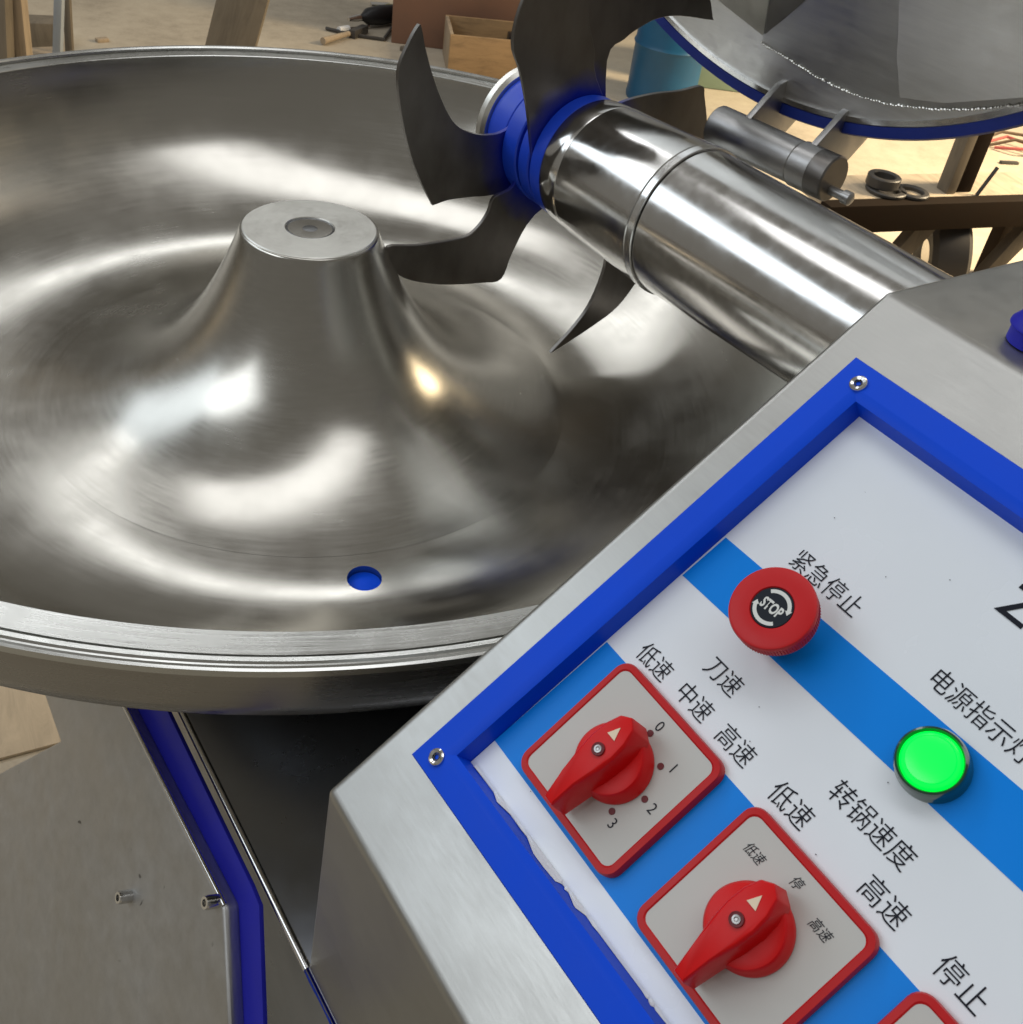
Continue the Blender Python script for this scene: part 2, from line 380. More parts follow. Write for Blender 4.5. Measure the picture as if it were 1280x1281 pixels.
E_ = [(740, 150), (775, 128), (815, 117), (850, 113), (877, 107), (880, 120), (883, 150), (882, 170), (860, 195), (800, 215), (740, 205), (715, 180)]
blade(E_, .006, .005)
def ringpart(name, r, s0, s1, mat, parent, rin=0.0, edge=.0015):
    p = [(rin, s0), (r-edge, s0), (r, s0+edge), (r, s1-edge), (r-edge, s1), (rin, s1)]
    return finish(name, lathe(p, 96, rin > 0), mat, parent, SM(0), 35)
ringpart('end_nut', .0715, -.096, -.080, 'nut', knives, edge=.004)
ringpart('spacer_ring', .0640, -.080, -.0468, 'blue_spacer', knives)
ringpart('spacer_ring', .0690, -.0414, -.0146, 'blue_spacer', knives)
ringpart('spacer_ring', .0690, -.0094, .0094, 'blue_spacer', knives)
ringpart('spacer_ring', .0705, .0146, .0345, 'blue_spacer', knives)

# ------------------------------------------------------------------ shaft housing
hous = thing('shaft_housing', AX + DA*.3 - Vector((0, 0, .08)), 'polished tapered steel shaft tube with a collar, entering the grey control cabinet', 'shaft housing')
finish('nose_cap', lathe([(.03, .035), (.0712, .035), (.0722, .037), (.0738, .0655), (.0732, .0665), (.03, .0665)], 128, True), 'housing', hous, SM(0))
finish('nose_cone', lathe([(.03, .0672), (.0735, .0672), (.0745, .0682), (.0800, .192), (.079, .193), (.03, .193)], 128, True), 'housing', hous, SM(0))
finish('collar', lathe([(.06, .1942), (.0800, .1942), (.0807, .1948), (.0807, .2028), (.0800, .2034), (.06, .2034)], 128, True), 'bright', hous, SM(0), 20)
finish('tube', lathe([(.03, .2044), (.0776, .2044), (.0783, .2050), (.0782, .21), (.0735, .68), (.03, .68)], 128, True), 'housing', hous, SM(0))

# ------------------------------------------------------------------ machine base
DZ = ZC - .72
def UNZ(u_, n_, z): return U*u_ + NH*n_ + Vector((0, 0, z))
base = thing('machine_base', UNZ(-.4, -.6, 0), 'grey steel machine base with blue painted seam below the bowl', 'machine base')
ND = -.1475
def slab(name, u0, u1, n0, n1, z0, z1, mat, parent, bev=.002):
    p = [UNZ(u0, n0, z0), UNZ(u1, n0, z0), UNZ(u1, n1, z0), UNZ(u0, n1, z0), UNZ(u0, n0, z1), UNZ(u1, n0, z1), UNZ(u1, n1, z1), UNZ(u0, n1, z1)]
    return finish(name, hexa(p, bev), mat, parent)
slab('lower_body', -.82, .42, -1.15, ND-.004, 0.0, DZ-.010, 'deck', base)
slab('deck', -.84, .42, -1.17, ND, DZ-.0095, DZ, 'deck', base, .0042)
# sloping cover plate with a blue painted rail round it, a corner cut away at its far end
PZ = DZ-.016; NP1 = -.1125; CB = math.radians(28)
CW = E2*math.cos(CB) - NH*math.sin(CB); CN = NH*math.cos(CB) + E2*math.sin(CB); CO = NH*NP1 + E2*PZ
PLM = mat3(U, CW, CN, CO)
def oncover(x, y, off=0.0):
    O_ = CO + CN*off - Vector((0, 0, ZC)); d = ray(x, y); X = d*(O_.dot(CN)/d.dot(CN)) - O_; return (X.dot(U), X.dot(CW))
polyp = [oncover(*p) for p in ((289, 1330), (281, 1134), (150, 875), (134, 845), (46, 845), (74, 927), (-30, 982), (-120, 1030), (-120, 1330))]
finish('cover_plate', prism(polyp, -.014, 0, .0045, 3), 'cover', base, PLM)
railp = [oncover(*p, -.012) for p in ((152, 845), (232, 1018), (294, 1130), (303, 1330), (331, 1330), (324, 1133), (314, 1108), (188, 845))]
finish('seam_rail', prism(railp, -.016, -.012, .001), 'deepblue', base, PLM)
def bolt(name, P, axis, r, l, mat, parent):
    Mx = along(P, Vector(P)+axis)
    return finish(name, lathe([(0, 0), (r*1.0, 0), (r, l*.8), (r*.85, l), (r*.5, l), (r*.45, l*.7), (0, l*.7)], 16), mat, parent, Mx)
for px in ((163, 1121), (272, 1127)):
    q = oncover(*px); bolt('bolt', CO + U*q[0] + CW*q[1] - CN*.001, CN, .0055, .012, 'bright', base)
finish('deck_edge_highlight', tube([UNZ(-.80, ND-.0005, DZ-.0028), UNZ(-.5, ND-.0005, DZ-.0028), UNZ(-.334, ND-.0005, DZ-.0028)], .0036, 14), 'bright', base)  # bright tube added to draw the white highlight along the deck
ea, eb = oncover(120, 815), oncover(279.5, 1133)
finish('cover_edge_highlight', tube([CO + U*ea[0] + CW*ea[1] - CN*.0012, CO + U*eb[0] + CW*eb[1] - CN*.0012], .0022, 12), 'bright', base)  # thin bright tube stands in for the glint on the plate's top edge
# paint strip left along the cabinet foot
bm = bmesh.new(); ua, ub = -.336, -.05; prev = None; k = 40
for i in range(k+1):
    uu = ua + (ub-ua)*i/k; w_ = .004 + .0035*random.random()
    cur = [bm.verts.new(UNZ(uu, ND+.0012, DZ-.0035-w_)), bm.verts.new(UNZ(uu, ND+.0016, DZ-.001 + .003*random.random()))]
    if prev: bm.faces.new((prev[0], cur[0], cur[1], prev[1]))
    prev = cur
bmesh.ops.solidify(bm, geom=bm.faces[:], thickness=.0008)
finish('paint_seam', bm, 'blue', base)

# ------------------------------------------------------------------ control console
P_ = lambda u_, v_, o_=LOFF-.002: T + U*u_ + V*v_ + N*o_
cons = thing('control_console', UNZ(-.1, -.3, DZ), 'grey sheet steel control cabinet with blue framed sloping switch panel', 'control cabinet')
bl, tl, br, tr = P_(-.1055, -.131), P_(-.0958, .270), P_(.60, -.131), P_(.60, .276)
back = -NH*.42
f0 = Vector(bl); bot_l = U*(f0.dot(U)-.026) + NH*f0.dot(NH) + Vector((0, 0, DZ+.0005)); bot_r = U*br.dot(U) + NH*br.dot(NH) + Vector((0, 0, DZ+.0005))
bm = bmesh.new()
Lp = [bot_l, bl, tl, tl+back, Vector((tl.x, tl.y, DZ+.0005))+back]; Rp = [bot_r, br, tr, tr+back, Vector((tr.x, tr.y, DZ+.0005))+back]
a = [bm.verts.new(p) for p in Lp]; b = [bm.verts.new(p) for p in Rp]
bm.faces.new(a); bm.faces.new(b[::-1])
for i in range(5): bm.faces.new((a[i], a[(i+1) % 5], b[(i+1) % 5], b[i]))
bmesh.ops.recalc_face_normals(bm, faces=bm.faces); bevel(bm, .0045, 4, 10)
finish('cabinet', bm, 'console', cons)
# blue frame: swept profile round a rectangle
outer_c = [(-.0780, -.078), (.40, -.066), (.40, .226), (-.0712, .226)]
def inset(c, d):
    (x0, y0), (x1, y1), (x2, y2), (x3, y3) = c
    return [(x0+d, y0+d), (x1-d, y1+d), (x2-d, y2-d), (x3+d, y3-d)]
zb = LOFF-.0018
levels = [(inset(outer_c, .0), zb), (inset(outer_c, .0), .0045), (inset(outer_c, .0008), .0057), (inset(outer_c, .0135), .0075), (inset(outer_c, .0142), .0075), (inset(outer_c, .0192), .0058), (inset(outer_c, .0206), zb)]
bm = bmesh.new(); rings = [[bm.verts.new((x, y, z)) for x, y in c] for c, z in levels]
for q in range(len(rings)):
    A_, B_ = rings[q], rings[(q+1) % len(rings)]
    for i in range(4): bm.faces.new((A_[i], A_[(i+1) % 4], B_[(i+1) % 4], B_[i]))
finish('panel_frame', bm, 'blue', cons, PANEL, 20)
# white label film, its lower edge smeared with blue paint
pts = [(-.0515, .2055), (.38, .2055), (.38, -.0500), (-.0572, -.0575)]
bw = lambda x: -.0574 + (x+.057)*.0251
finish('label_film', prism(pts, LOFF-.0016, LOFF), 'label', cons, PANEL, flat=True)
fb_ = bmesh.new(); prev = None; x = -.0535; lv = .25
while x < .30:
    lv = max(.05, min(1.0, lv + random.choice((-.5, -.15, 0, 0, .1, .2, .45)))) if -.03 < x < .16 else max(.05, lv*.8)
    hh = .0110*lv
    cur = [fb_.verts.new((x, bw(x)+.0016, LOFF+.0002)), fb_.verts.new((x, bw(x)+.0004, LOFF+hh*.25+.0003)), fb_.verts.new((x, bw(x)+.0004-hh*.12, LOFF+hh))]
    if prev:
        for k_ in (0, 1): fb_.faces.new((prev[k_], cur[k_], cur[k_+1], prev[k_+1]))
    prev = cur; x += random.choice((.0008, .0015, .004, .008))
finish('torn_film_edge', fb_, 'label', cons, PANEL, flat=True)
dust = bmesh.new()
for k_ in range(13):
    bmesh.ops.create_circle(dust, cap_ends=True, segments=5, radius=random.uniform(.00012, .00032), matrix=trans(random.uniform(-.05, .16), random.uniform(-.045, .2), LOFF+.0006))
tag(finish('dust_specks', dust, 'ink', cons, PANEL, flat=True), None, None, kind='stuff')
def band(name, poly, off, mat, parent=cons, th=.0002):
    return finish(name, prism(poly, off-th*.5, off+th*.5), mat, parent, PANEL, flat=True)
band('label_stripe', [(-.0530, .0860), (.38, .0955), (.38, .127), (-.0520, .1150)], LOFF+.00015, 'stripe')
band('label_stripe', [(-.0568, -.0410), (.38, -.0390), (.38, .0350), (-.0545, .0350)], LOFF+.00015, 'stripe')
# lettering
def text(s, u_, v_, size, off, mat, name, parent, sx=.88, rot=0, thin=-.005, shear=0, pm=PANEL, align='CENTER', spacing=1.0):
    cu_ = bpy.data.curves.new('t', 'FONT'); cu_.body = s; cu_.size = 1; cu_.align_x = align; cu_.align_y = 'CENTER'; cu_.offset = thin; cu_.shear = shear; cu_.space_character = spacing
    cu_.resolution_u = 4
    o = bpy.data.objects.new('t', cu_); COL.objects.link(o)
    d_ = bpy.context.evaluated_depsgraph_get(); me = bpy.data.meshes.new_from_object(o.evaluated_get(d_)); bpy.data.objects.remove(o)
    # centre on the ink
    xs = [v.co.x for v in me.vertices]; ys = [v.co.y for v in me.vertices]
    cx = (max(xs)+min(xs))/2; cy = (max(ys)+min(ys))/2
    ca, sa = math.cos(rot), math.sin(rot)
    for v in me.vertices:
        x_, y_ = (v.co.x-cx)*size*sx, (v.co.y-cy)*size
        v.co = (u_ + x_*ca - y_*sa, v_ + x_*sa + y_*ca, off)
    me.materials.clear(); me.materials.append(M[mat])
    return link(bpy.data.objects.new(name, me), parent, pm)
TO = LOFF+.0004
for s, u_, v_, sz in (('紧急停止', .0022, .1313, .0122), ('电源指示灯', .0920, .1318, .0118), ('刀速', .0015, .0655, .0122), ('低速', -.0283, .0462, .0122), ('中速', .0012, .0472, .0122), ('高速', .0300, .0475, .0122),
                      ('低速', .0660, .0475, .0126), ('转锅速度', .0940, .0668, .0124), ('高速', .1190, .0486, .0126), ('停止', .1580, .0490, .0126)):
    text(s, u_, v_, sz, TO, 'ink', 'printed_words', cons)
text('Z', .0702, .1790, .0235, TO, 'ink', 'printed_letter', cons, sx=.95, thin=.006)
text('B', .0872, .1790, .0235, TO, 'ink', 'printed_letter', cons, sx=.95, thin=.006)
# frame screws
for q in ((-.0650, -.0672), (-.0573, .2143)):
    s_ = finish('frame_screw', lathe([(0, .0020), (.0016, .0020), (.0022, .0056), (.0036, .0062), (.0044, .0056), (.0048, .0040), (.0048, .0030), (0, .0030)], 24), 'bright', cons, PANEL @ trans(q[0], q[1], .0026))
    finish('socket', lathe([(0, .00205), (.0019, .0021), (.0019, .0050), (.0015, .0050), (.0015, .0023), (0, .0023)], 6), 'black', s_, PANEL @ trans(q[0], q[1], .0029))
# emergency stop
EU, EV = .0046, .1018
EM = PANEL @ trans(EU, EV, LOFF-.002)
st = finish('stop_button', lathe([(0, .0285), (.0099, .0285), (.0103, .0292), (.0186, .0295), (.0198, .0290), (.0203, .0278), (.0203, .0268), (.0197, .0262), (.0195, .0190), (.0180, .0172), (.0120, .0160), (.0120, .0), (0, 0)], 96), 'stopred', cons, EM)
kn = bmesh.new()
for i in range(90):
    t = 2*math.pi*i/90; c0 = Vector((math.cos(t), math.sin(t), 0)); tt = Vector((-math.sin(t), math.cos(t), 0))*.00038
    p = [c0*.0193 - tt + Vector((0, 0, .0192)), c0*.0193 + tt + Vector((0, 0, .0192)), c0*.0200 + Vector((0, 0, .0195)), c0*.0193 - tt + Vector((0, 0, .0258)), c0*.0193 + tt + Vector((0, 0, .0258)), c0*.0201 + Vector((0, 0, .0255))]
    vv = [kn.verts.new(x_) for x_ in p]
    for f_ in ((0, 2, 5, 3), (2, 1, 4, 5), (0, 1, 2), (3, 5, 4)): kn.faces.new([vv[k_] for k_ in f_])
finish('knurled_skirt', kn, 'stopred', st, EM, flat=True)
finish('stop_insert', lathe([(0, .0289), (.0096, .0289), (.0099, .0285), (.0099, .0280), (0, .0280)], 64), 'stopface', st, EM)
text('STOP', 0, 0, .0072, .02905, 'stopprint', 'stop_word', st, sx=.66, pm=EM @ Matrix.Rotation(math.radians(4), 4, 'Z'), thin=.034)
for k0 in (0, 180):
    bm = bmesh.new(); r0_, r1_ = .0070, .0088; arc = [math.radians(k0 + a_) for a_ in range(28, 142, 4)]
    vi = [bm.verts.new((r0_*math.cos(t), r0_*math.sin(t), .02905)) for t in arc]; vo = [bm.verts.new((r1_*math.cos(t), r1_*math.sin(t), .02905)) for t in arc]
    for i in range(len(arc)-1): bm.faces.new((vi[i], vo[i], vo[i+1], vi[i+1]))
    t0 = arc[0]; tip = t0 - .28
    bm.faces.new([bm.verts.new((r_*math.cos(t), r_*math.sin(t), .02906)) for r_, t in ((.0062, t0+.01), (.0095, t0+.01), (.0079, tip))])
    finish('stop_arrow', bm, 'stopprint', st, EM, flat=True)
# power lamp
LM_ = PANEL @ trans(.0938, .1022, LOFF)
lp = finish('power_lamp', lathe([(0, .0), (.0156, .0), (.0156, .0030), (.0150, .0048), (.0150, .0086), (.0142, .0106), (.0133, .0110), (.0126, .0098), (.0126, .0070), (0, .0070)], 96), 'lensring', cons, LM_)
finish('lamp_lens', lathe([(0, .0124), (.004, .0124), (.0080, .0122), (.0098, .0119), (.0100, .0115), (.0103, .0117), (.0112, .0112), (.0122, .0100), (.0125, .0088), (.0125, .0072), (0, .0072)], 96), 'lens', lp, LM_)
# selector switches
def knob(uc, parent):
    KM = PANEL @ trans(uc, 0, 0)
    kb = finish('knob', lathe([(0, .0120), (.0140, .0120), (.0166, .0114), (.0176, .0100), (.0179, .0062), (.0186, .0050), (.0188, .0005), (0, .0005)], 96), 'knobred', parent, KM)
    top = [(-.0032, -.0325), (.0032, -.0325), (.0050, -.018), (.0074, -.006), (.0082, .003), (.0076, .011), (.0052, .0185), (.0, .0218), (-.0052, .0185), (-.0076, .011), (-.0082, .003), (-.0074, -.006), (-.0050, -.018)]
    botp = [(x_*1.22 + (0.0), y_*1.02) for x_, y_ in top]
    bm = bmesh.new(); rows = []
    for poly, z in ((botp, .0065), (top, .0245), ):
        rows.append([bm.verts.new((x_, y_, z if y_ > -.018 else z - (.0035 if z > .01 else 0)*(abs(y_)-.018)/.0145)) for x_, y_ in poly])
    rows.append([bm.verts.new((x_*.86, y_*.985, .0262 if y_ > -.018 else .0262 - .0035*(abs(y_)-.018)/.0145)) for x_, y_ in top])
    k_ = len(top)
    for A_, B_ in zip(rows[:-1], rows[1:]):
        for i in range(k_): bm.faces.new((A_[i], A_[(i+1) % k_], B_[(i+1) % k_], B_[i]))
    bm.faces.new(rows[0][::-1]); ft = bm.faces.new(rows[-1])
    bmesh.ops.recalc_face_normals(bm, faces=bm.faces)
    return kb, bm, KM
for i_, uc in enumerate((0.0, .0935, .187)):
    SMx = PANEL @ trans(uc, 0, 0)
    hw = .0378
    outer_r = rrect(-hw, hw, -hw, hw, .0075)
    inn = rrect(-.0338, .0338, -.0338, .0338, .0045)
    bm = bmesh.new(); rows = []
    for poly, z in ((outer_r, LOFF), (outer_r, -.0012), ([(x_*.985, y_*.985) for x_, y_ in outer_r], .0004), ([(x_*1.02, y_*1.02) for x_, y_ in inn], .0006), (inn, .0001), (inn, LOFF)):
        rows.append([bm.verts.new((x_, y_, z)) for x_, y_ in poly])
    kk = len(outer_r)
    for q in range(len(rows)):
        A_, B_ = rows[q], rows[(q+1) % len(rows)]
        for i in range(kk): bm.faces.new((A_[i], A_[(i+1) % kk], B_[(i+1) % kk], B_[i]))
    sw = finish('selector_switch', bm, 'red', cons, SMx, 30)
    sw['label'] = ('red square selector switch numbered 0 to 3 under the blade speed words', 'red square selector switch with handwritten-style speed marks', 'red square selector switch at the panel stop words')[i_]
    finish('switch_face', prism(rrect(-.0339, .0339, -.0339, .0339, .0045), LOFF, 0), 'swface', sw, SMx, flat=True)
    kb, bm, KM = knob(uc, sw)
    bmj = bmesh.new(); bmj.from_mesh(kb.data)
    tmp = bpy.data.meshes.new('x'); bevel(bm, .0007, 2, 25); bm.to_mesh(tmp); bm.free(); bmj.from_mesh(tmp); bmj.to_mesh(kb.data); bmj.free()
    for p in kb.data.polygons: p.use_smooth = True
    kb.data.set_sharp_from_angle(angle=math.radians(32))
    finish('knob_screw', lathe([(0, .0266), (.0006, .0266), (.0010, .0269), (.0018, .0268), (.0020, .0263), (0, .0260)], 24), 'hinge', sw, KM @ trans(0, .0008, 0))
    finish('screw_recess_shade', lathe([(0, .0264), (.0027, .0264), (.0030, .02655), (.0032, .0264), (.0032, .0258), (0, .0258)], 24), 'dot', sw, KM @ trans(0, .0008, 0))  # maroon disc drawn as the shade inside the screw recess
    band('pointer_mark', [(uc-.0026, .0088), (uc+.0026, .0088), (uc, .0148)], .0264, 'cream', sw)
    if i_ == 0:
        for n_, dg_ in enumerate((90, 45, 0, -45)):
            t = math.radians(dg_); r_ = .0217
            finish('mark_dot', lathe([(0, .0004), (.0016, .0004), (.0017, 0), (0, 0)], 20), 'dot', sw, KM @ trans(r_*math.cos(t), r_*math.sin(t), 0))
        for ch, (x_, y_) in zip('0123', ((.0008, .0273), (.0203, .0193), (.0274, 0), (.0198, -.0185))):
            text(ch, x_, y_, .0078, .0003, 'ink', 'mark_digit', sw, rot=0, sx=.9, thin=-.006)
    elif i_ == 1:
        for s_, x_, y_ in (('低速', -.0208, .0219), ('停', -.0005, .0272), ('高速', .0185, .0219)):
            text(s_, uc+x_, y_, .0060, .0003, 'ink', 'mark_words', sw, shear=.25, sx=.85, thin=-.002)

# ------------------------------------------------------------------ blue cap standing on the cabinet
cpos = onz(1292, 432, tl.z)
cap = thing('blue_cap', (cpos.x, cpos.y, tl.z), 'blue plastic cap on the cabinet top beside the panel edge', 'cap')
finish('cap_body', lathe([(0, 0), (.0135, 0), (.0135, .0075), (.0150, .0085), (.0148, .0100), (.0100, .0165), (.0080, .024), (.0076, .038), (.006, .042), (0, .043)], 48), 'deepblue', cap, trans(cpos.x, cpos.y, tl.z+.001))

# ------------------------------------------------------------------ lid and hinge
LA = math.radians(-10); LW = E2*math.cos(LA) + E1*math.sin(LA); LN = DA.cross(LW)
LO = AX + E1*.24 + E2*.07
def onlid(x, y):
    d = ray(x, y); O_ = LO - Vector((0, 0, ZC)); t = O_.dot(LN)/d.dot(LN); X = d*t - O_; return (X.dot(DA), X.dot(LW))
LIDM = mat3(DA, LW, LN, LO)
toward = 1 if LN.dot(Vector((0, 0, ZC)) - LO) > 0 else -1
arc = [(822, 22), (850, 50), (880, 77), (930, 112), (1000, 148), (1060, 168), (1130, 178), (1200, 173), (1280, 155)]
Q = [onlid(*p) for p in arc]
# circle through three of the edge points
(x1, y1), (x2, y2), (x3, y3) = Q[0], Q[4], Q[8]
dd = 2*(x1*(y2-y3)+x2*(y3-y1)+x3*(y1-y2))
lcx = ((x1*x1+y1*y1)*(y2-y3)+(x2*x2+y2*y2)*(y3-y1)+(x3*x3+y3*y3)*(y1-y2))/dd
lcy = ((x1*x1+y1*y1)*(x3-x2)+(x2*x2+y2*y2)*(x1-x3)+(x3*x3+y3*y3)*(x2-x1))/dd
lr = math.hypot(x1-lcx, y1-lcy)
lid = thing('bowl_lid', LO, 'raised round-edged steel lid with blue rubber edging and welded hood', 'lid')
seg = [(lcx+lr*math.cos(t), lcy+lr*math.sin(t)) for t in [math.pi + math.pi*i/120 for i in range(121)]]
finish('lid_plate', prism([(lcx+(x_-lcx)*.985, lcy+(y_-lcy)*.985) for x_, y_ in seg], -.002, .002), 'lid', lid, LIDM)
def sweep(poly, sec):                        # rectangle-ish section along an open path in the lid plane, sec in (radial, normal)
    bm = bmesh.new(); rows = []
    for x_, y_ in poly:
        rx, ry = (x_-lcx)/lr, (y_-lcy)/lr
        rows.append([bm.verts.new((x_+rx*a_, y_+ry*a_, b_)) for a_, b_ in sec])
    for A_, B_ in zip(rows[:-1], rows[1:]):
        for i in range(len(sec)): bm.faces.new((A_[i], A_[(i+1) % len(sec)], B_[(i+1) % len(sec)], B_[i]))
    bm.faces.new(rows[0]); bm.faces.new(rows[-1][::-1]); return bm
tw = toward
finish('edge_rubber', sweep(seg, [(-.012, -.005), (-.001, -.007), (.0015, -.004), (.0015, .004), (-.001, .007), (-.012, .005)]), 'blue_rubber', lid, LIDM, 40)
# rolled inner lip, bright, just inside the rubber
finish('rolled_lip', sweep([(lcx+(x_-lcx)*.972, lcy+(y_-lcy)*.972) for x_, y_ in seg], [(-.003, tw*.002), (.003, tw*.002), (.003, tw*.0045), (-.003, tw*.0045)]), 'bright', lid, LIDM, 40)
# welded hood standing off the lid plate: curved foot line, wall leaning inward
weld = [onlid(*p) for p in ((958, 52), (985, 68), (1020, 90), (1050, 106), (1085, 120), (1120, 129), (1180, 135), (1230, 134), (1280, 129), (1340, 112))]
# hood skin rises away from the weld
bm = bmesh.new(); prev = None
for i, (x_, y_) in enumerate(weld):
    col_ = [bm.verts.new((x_ + .0, y_, tw*.0052)), bm.verts.new((x_, y_+.02, tw*.0065)), bm.verts.new((x_, y_+.10, tw*.008)), bm.verts.new((x_, y_+.32, tw*.010))]
    if prev:
        for k_ in range(3): bm.faces.new((prev[k_], col_[k_], col_[k_+1], prev[k_+1]))
    prev = col_
bmesh.ops.solidify(bm, geom=bm.faces[:], thickness=.002)
finish('hood', bm, 'lid', lid, LIDM, 40)
# folded inner plate on the hood
def onlid3(x, y, off):
    d = ray(x, y); O_ = LO + LN*off - Vector((0, 0, ZC)); X = d*(O_.dot(LN)/d.dot(LN)) - O_ + LN*off; return (X.dot(DA), X.dot(LW), X.dot(LN))
bm = bmesh.new(); bm.faces.new([bm.verts.new(onlid3(*p)) for p in ((1126, -60, tw*.0125), (1124, 40, tw*.0125), (1122, 72, tw*.0125), (1126, 122, tw*.0115), (1180, 129, tw*.014), (1280, 122, tw*.020), (1340, 104, tw*.022), (1340, -60, tw*.022))]); bmesh.ops.triangulate(bm, faces=bm.faces[:]); bmesh.ops.solidify(bm, geom=bm.faces[:], thickness=.0014)
finish('fold_plate', bm, 'lid', lid, LIDM, 40)
wb = bmesh.new()
for i in range(len(weld)-1):
    (xa, ya), (xb, yb) = weld[i], weld[i+1]; nn_ = max(2, int(math.hypot(xb-xa, yb-ya)/.0035))
    for k_ in range(nn_):
        t = (k_+random.uniform(-.2, .2))/nn_; c_ = Vector((xa+(xb-xa)*t, ya+(yb-ya)*t + random.uniform(-.0006, .0006), tw*.0068))
        r_ = random.uniform(.0008, .0021)
        mm = Matrix.Translation(c_) @ Matrix.Diagonal((1.3, 1, 1, 1))
        bmesh.ops.create_icosphere(wb, subdivisions=1, radius=r_, matrix=mm)
tag(finish('weld_seam', wb, 'nut', lid, LIDM), None, None, kind='stuff')
# gusset wedge beside the hood corner
def onlid3(x, y, off):
    d = ray(x, y); O_ = LO + LN*off - Vector((0, 0, ZC)); X = d*(O_.dot(LN)/d.dot(LN)) - O_ + LN*off; return (X.dot(DA), X.dot(LW), X.dot(LN))
def wedge(name, pts3, mat):
    bm = bmesh.new(); vs = [bm.verts.new(p) for p in pts3]; bm.faces.new(vs); bmesh.ops.solidify(bm, geom=bm.faces[:], thickness=.0016)
    return finish(name, bm, mat, lid, LIDM, flat=True)
wedge('gusset', [onlid3(955, 45, tw*.004), onlid3(893, -4, tw*.004), onlid3(835, -50, tw*.004), onlid3(968, -60, tw*.05), onlid3(962, -4, tw*.035)], 'nut')
wedge('gusset', [onlid3(956.5, 46, tw*.004), onlid3(963.5, -4, tw*.035), onlid3(969.5, -60, tw*.05), onlid3(1066, -60, tw*.012), onlid3(1012, -4, tw*.010)], 'hinge')

hb = ZC-.40
ha, hbp = onz(897, 157, hb), onz(1038, 222, hb)
hd = (hbp-ha).normalized()
hinge = thing('lid_hinge', (ha+hbp)/2 - Vector((0, 0, .03)), 'matt steel hinge barrel with lugs behind the shaft tube', 'hinge')
HM = along(ha, hbp); HL = (hbp-ha).length
finish('barrel', lathe([(0, 0), (.023, 0), (.024, .002), (.024, HL-.046), (.0232, HL-.045), (.0232, HL-.043), (.0255, HL-.042), (.0255, HL-.018), (.0245, HL-.017), (0, HL-.017)], 64), 'hinge', hinge, HM)
finish('end_cap', lathe([(0, HL-.018), (.0252, HL-.018), (.0256, HL-.016), (.0256, HL+.004), (.024, HL+.006), (0, HL+.006)], 64), 'knife', hinge, HM)
pinb = hbp + hd*.002 - Vector((0, 0, .012))
finish('lock_bolt', lathe([(0, 0), (.0055, 0), (.0055, .022), (.0075, .022), (.0075, .031), (.0045, .033), (0, .033)], 16), 'hinge', hinge, along(pinb, pinb + hd))
for px_top, px_bot in (((897, 140), (893, 168)), ((984, 172), (975, 205))):
    t_ = onz(*px_bot, hb+.012); s_ = (t_-ha).dot(hd)
    cpt = ha + hd*s_
    # lug: plate across the barrel, reaching up to the lid edge
    e_ = Vector((-hd.y, hd.x, 0)); e_ = e_ if e_.dot(E1) > 0 else -e_
    poly = [(-.016, .012), (-.010, -.020), (.030, -.024), (.075, -.004), (.105, .020), (.100, .036), (.062, .050), (.052, .062), (.040, .058)]
    finish('lug', prism(poly, -.004, .004, .0012), 'hinge', hinge, mat3(e_, E2, e_.cross(E2), cpt))
# ------------------------------------------------------------------ workshop things behind
def fz(x, y): return onz(x, y, 0.0)
def fbox(name, p, sx, sy, sz, rz, mat, label, cat, bev=.004, group=None, tilt=None):
    Mx = Matrix.Translation(p) @ Matrix.Rotation(rz, 4, 'Z')
    if tilt is not None: Mx = Mx @ tilt
    o = finish(name, box(sx, sy, sz, bev, (0, 0, sz/2)), mat, None, Mx); return tag(o, label, cat, group)
# timber frame at the far left
tf = thing('timber_frame', fz(14, 95), 'pale timber trestle standing on the floor behind the bowl', 'trestle')
def post(parent, name, pxb, pxt, zt, wx, wy, mat, yoff=0):
    b_ = fz(*pxb); d = ray(*pxt); tpt = d*((b_.y+yoff)/d.y) + Vector((0, 0, ZC))
    L = (tpt-b_).length
    return finish(name, box(wx, wy, L*1.25, .004, (0, 0, L*1.25/2 - .01)), mat, parent, along(b_, tpt, (0, 1, 0)))
post(tf, 'post', (2, 100), (-4, -30), 1, .08, .06, 'plank')
post(tf, 'post', (33, 96), (20, -30), 1, .045, .05, 'wood')
post(tf, 'post', (14, 92), (3, -30), 1, .05, .03, 'plank', .03)
gb = thing('grey_upright', fz(70, 80), 'narrow grey board upright beside the timber trestle', 'board')
post(gb, 'upright', (72, 80), (75, -30), 1, .032, .03, 'greyboard')
post(gb, 'upright_brace', (88, 78), (82, -30), 1, .03, .02, 'plank', .05)
p = fz(52, 56); fbox('offcut_box', p, .14, .12, .10, .4, 'plank', 'small dark wooden box between the trestle and the grey upright', 'box')
p = fz(56, 72); fbox('wood_offcut', p, .16, .08, .03, .7, 'wood', 'pale wood offcut lying between the trestle and the grey upright', 'offcut')
ln = thing('leaning_plank', fz(285, 90), 'grey brown plank leaning upright behind the bowl rim', 'plank')
post(ln, 'plank', (280, 92), (312, -30), 1, .19, .035, 'plank')
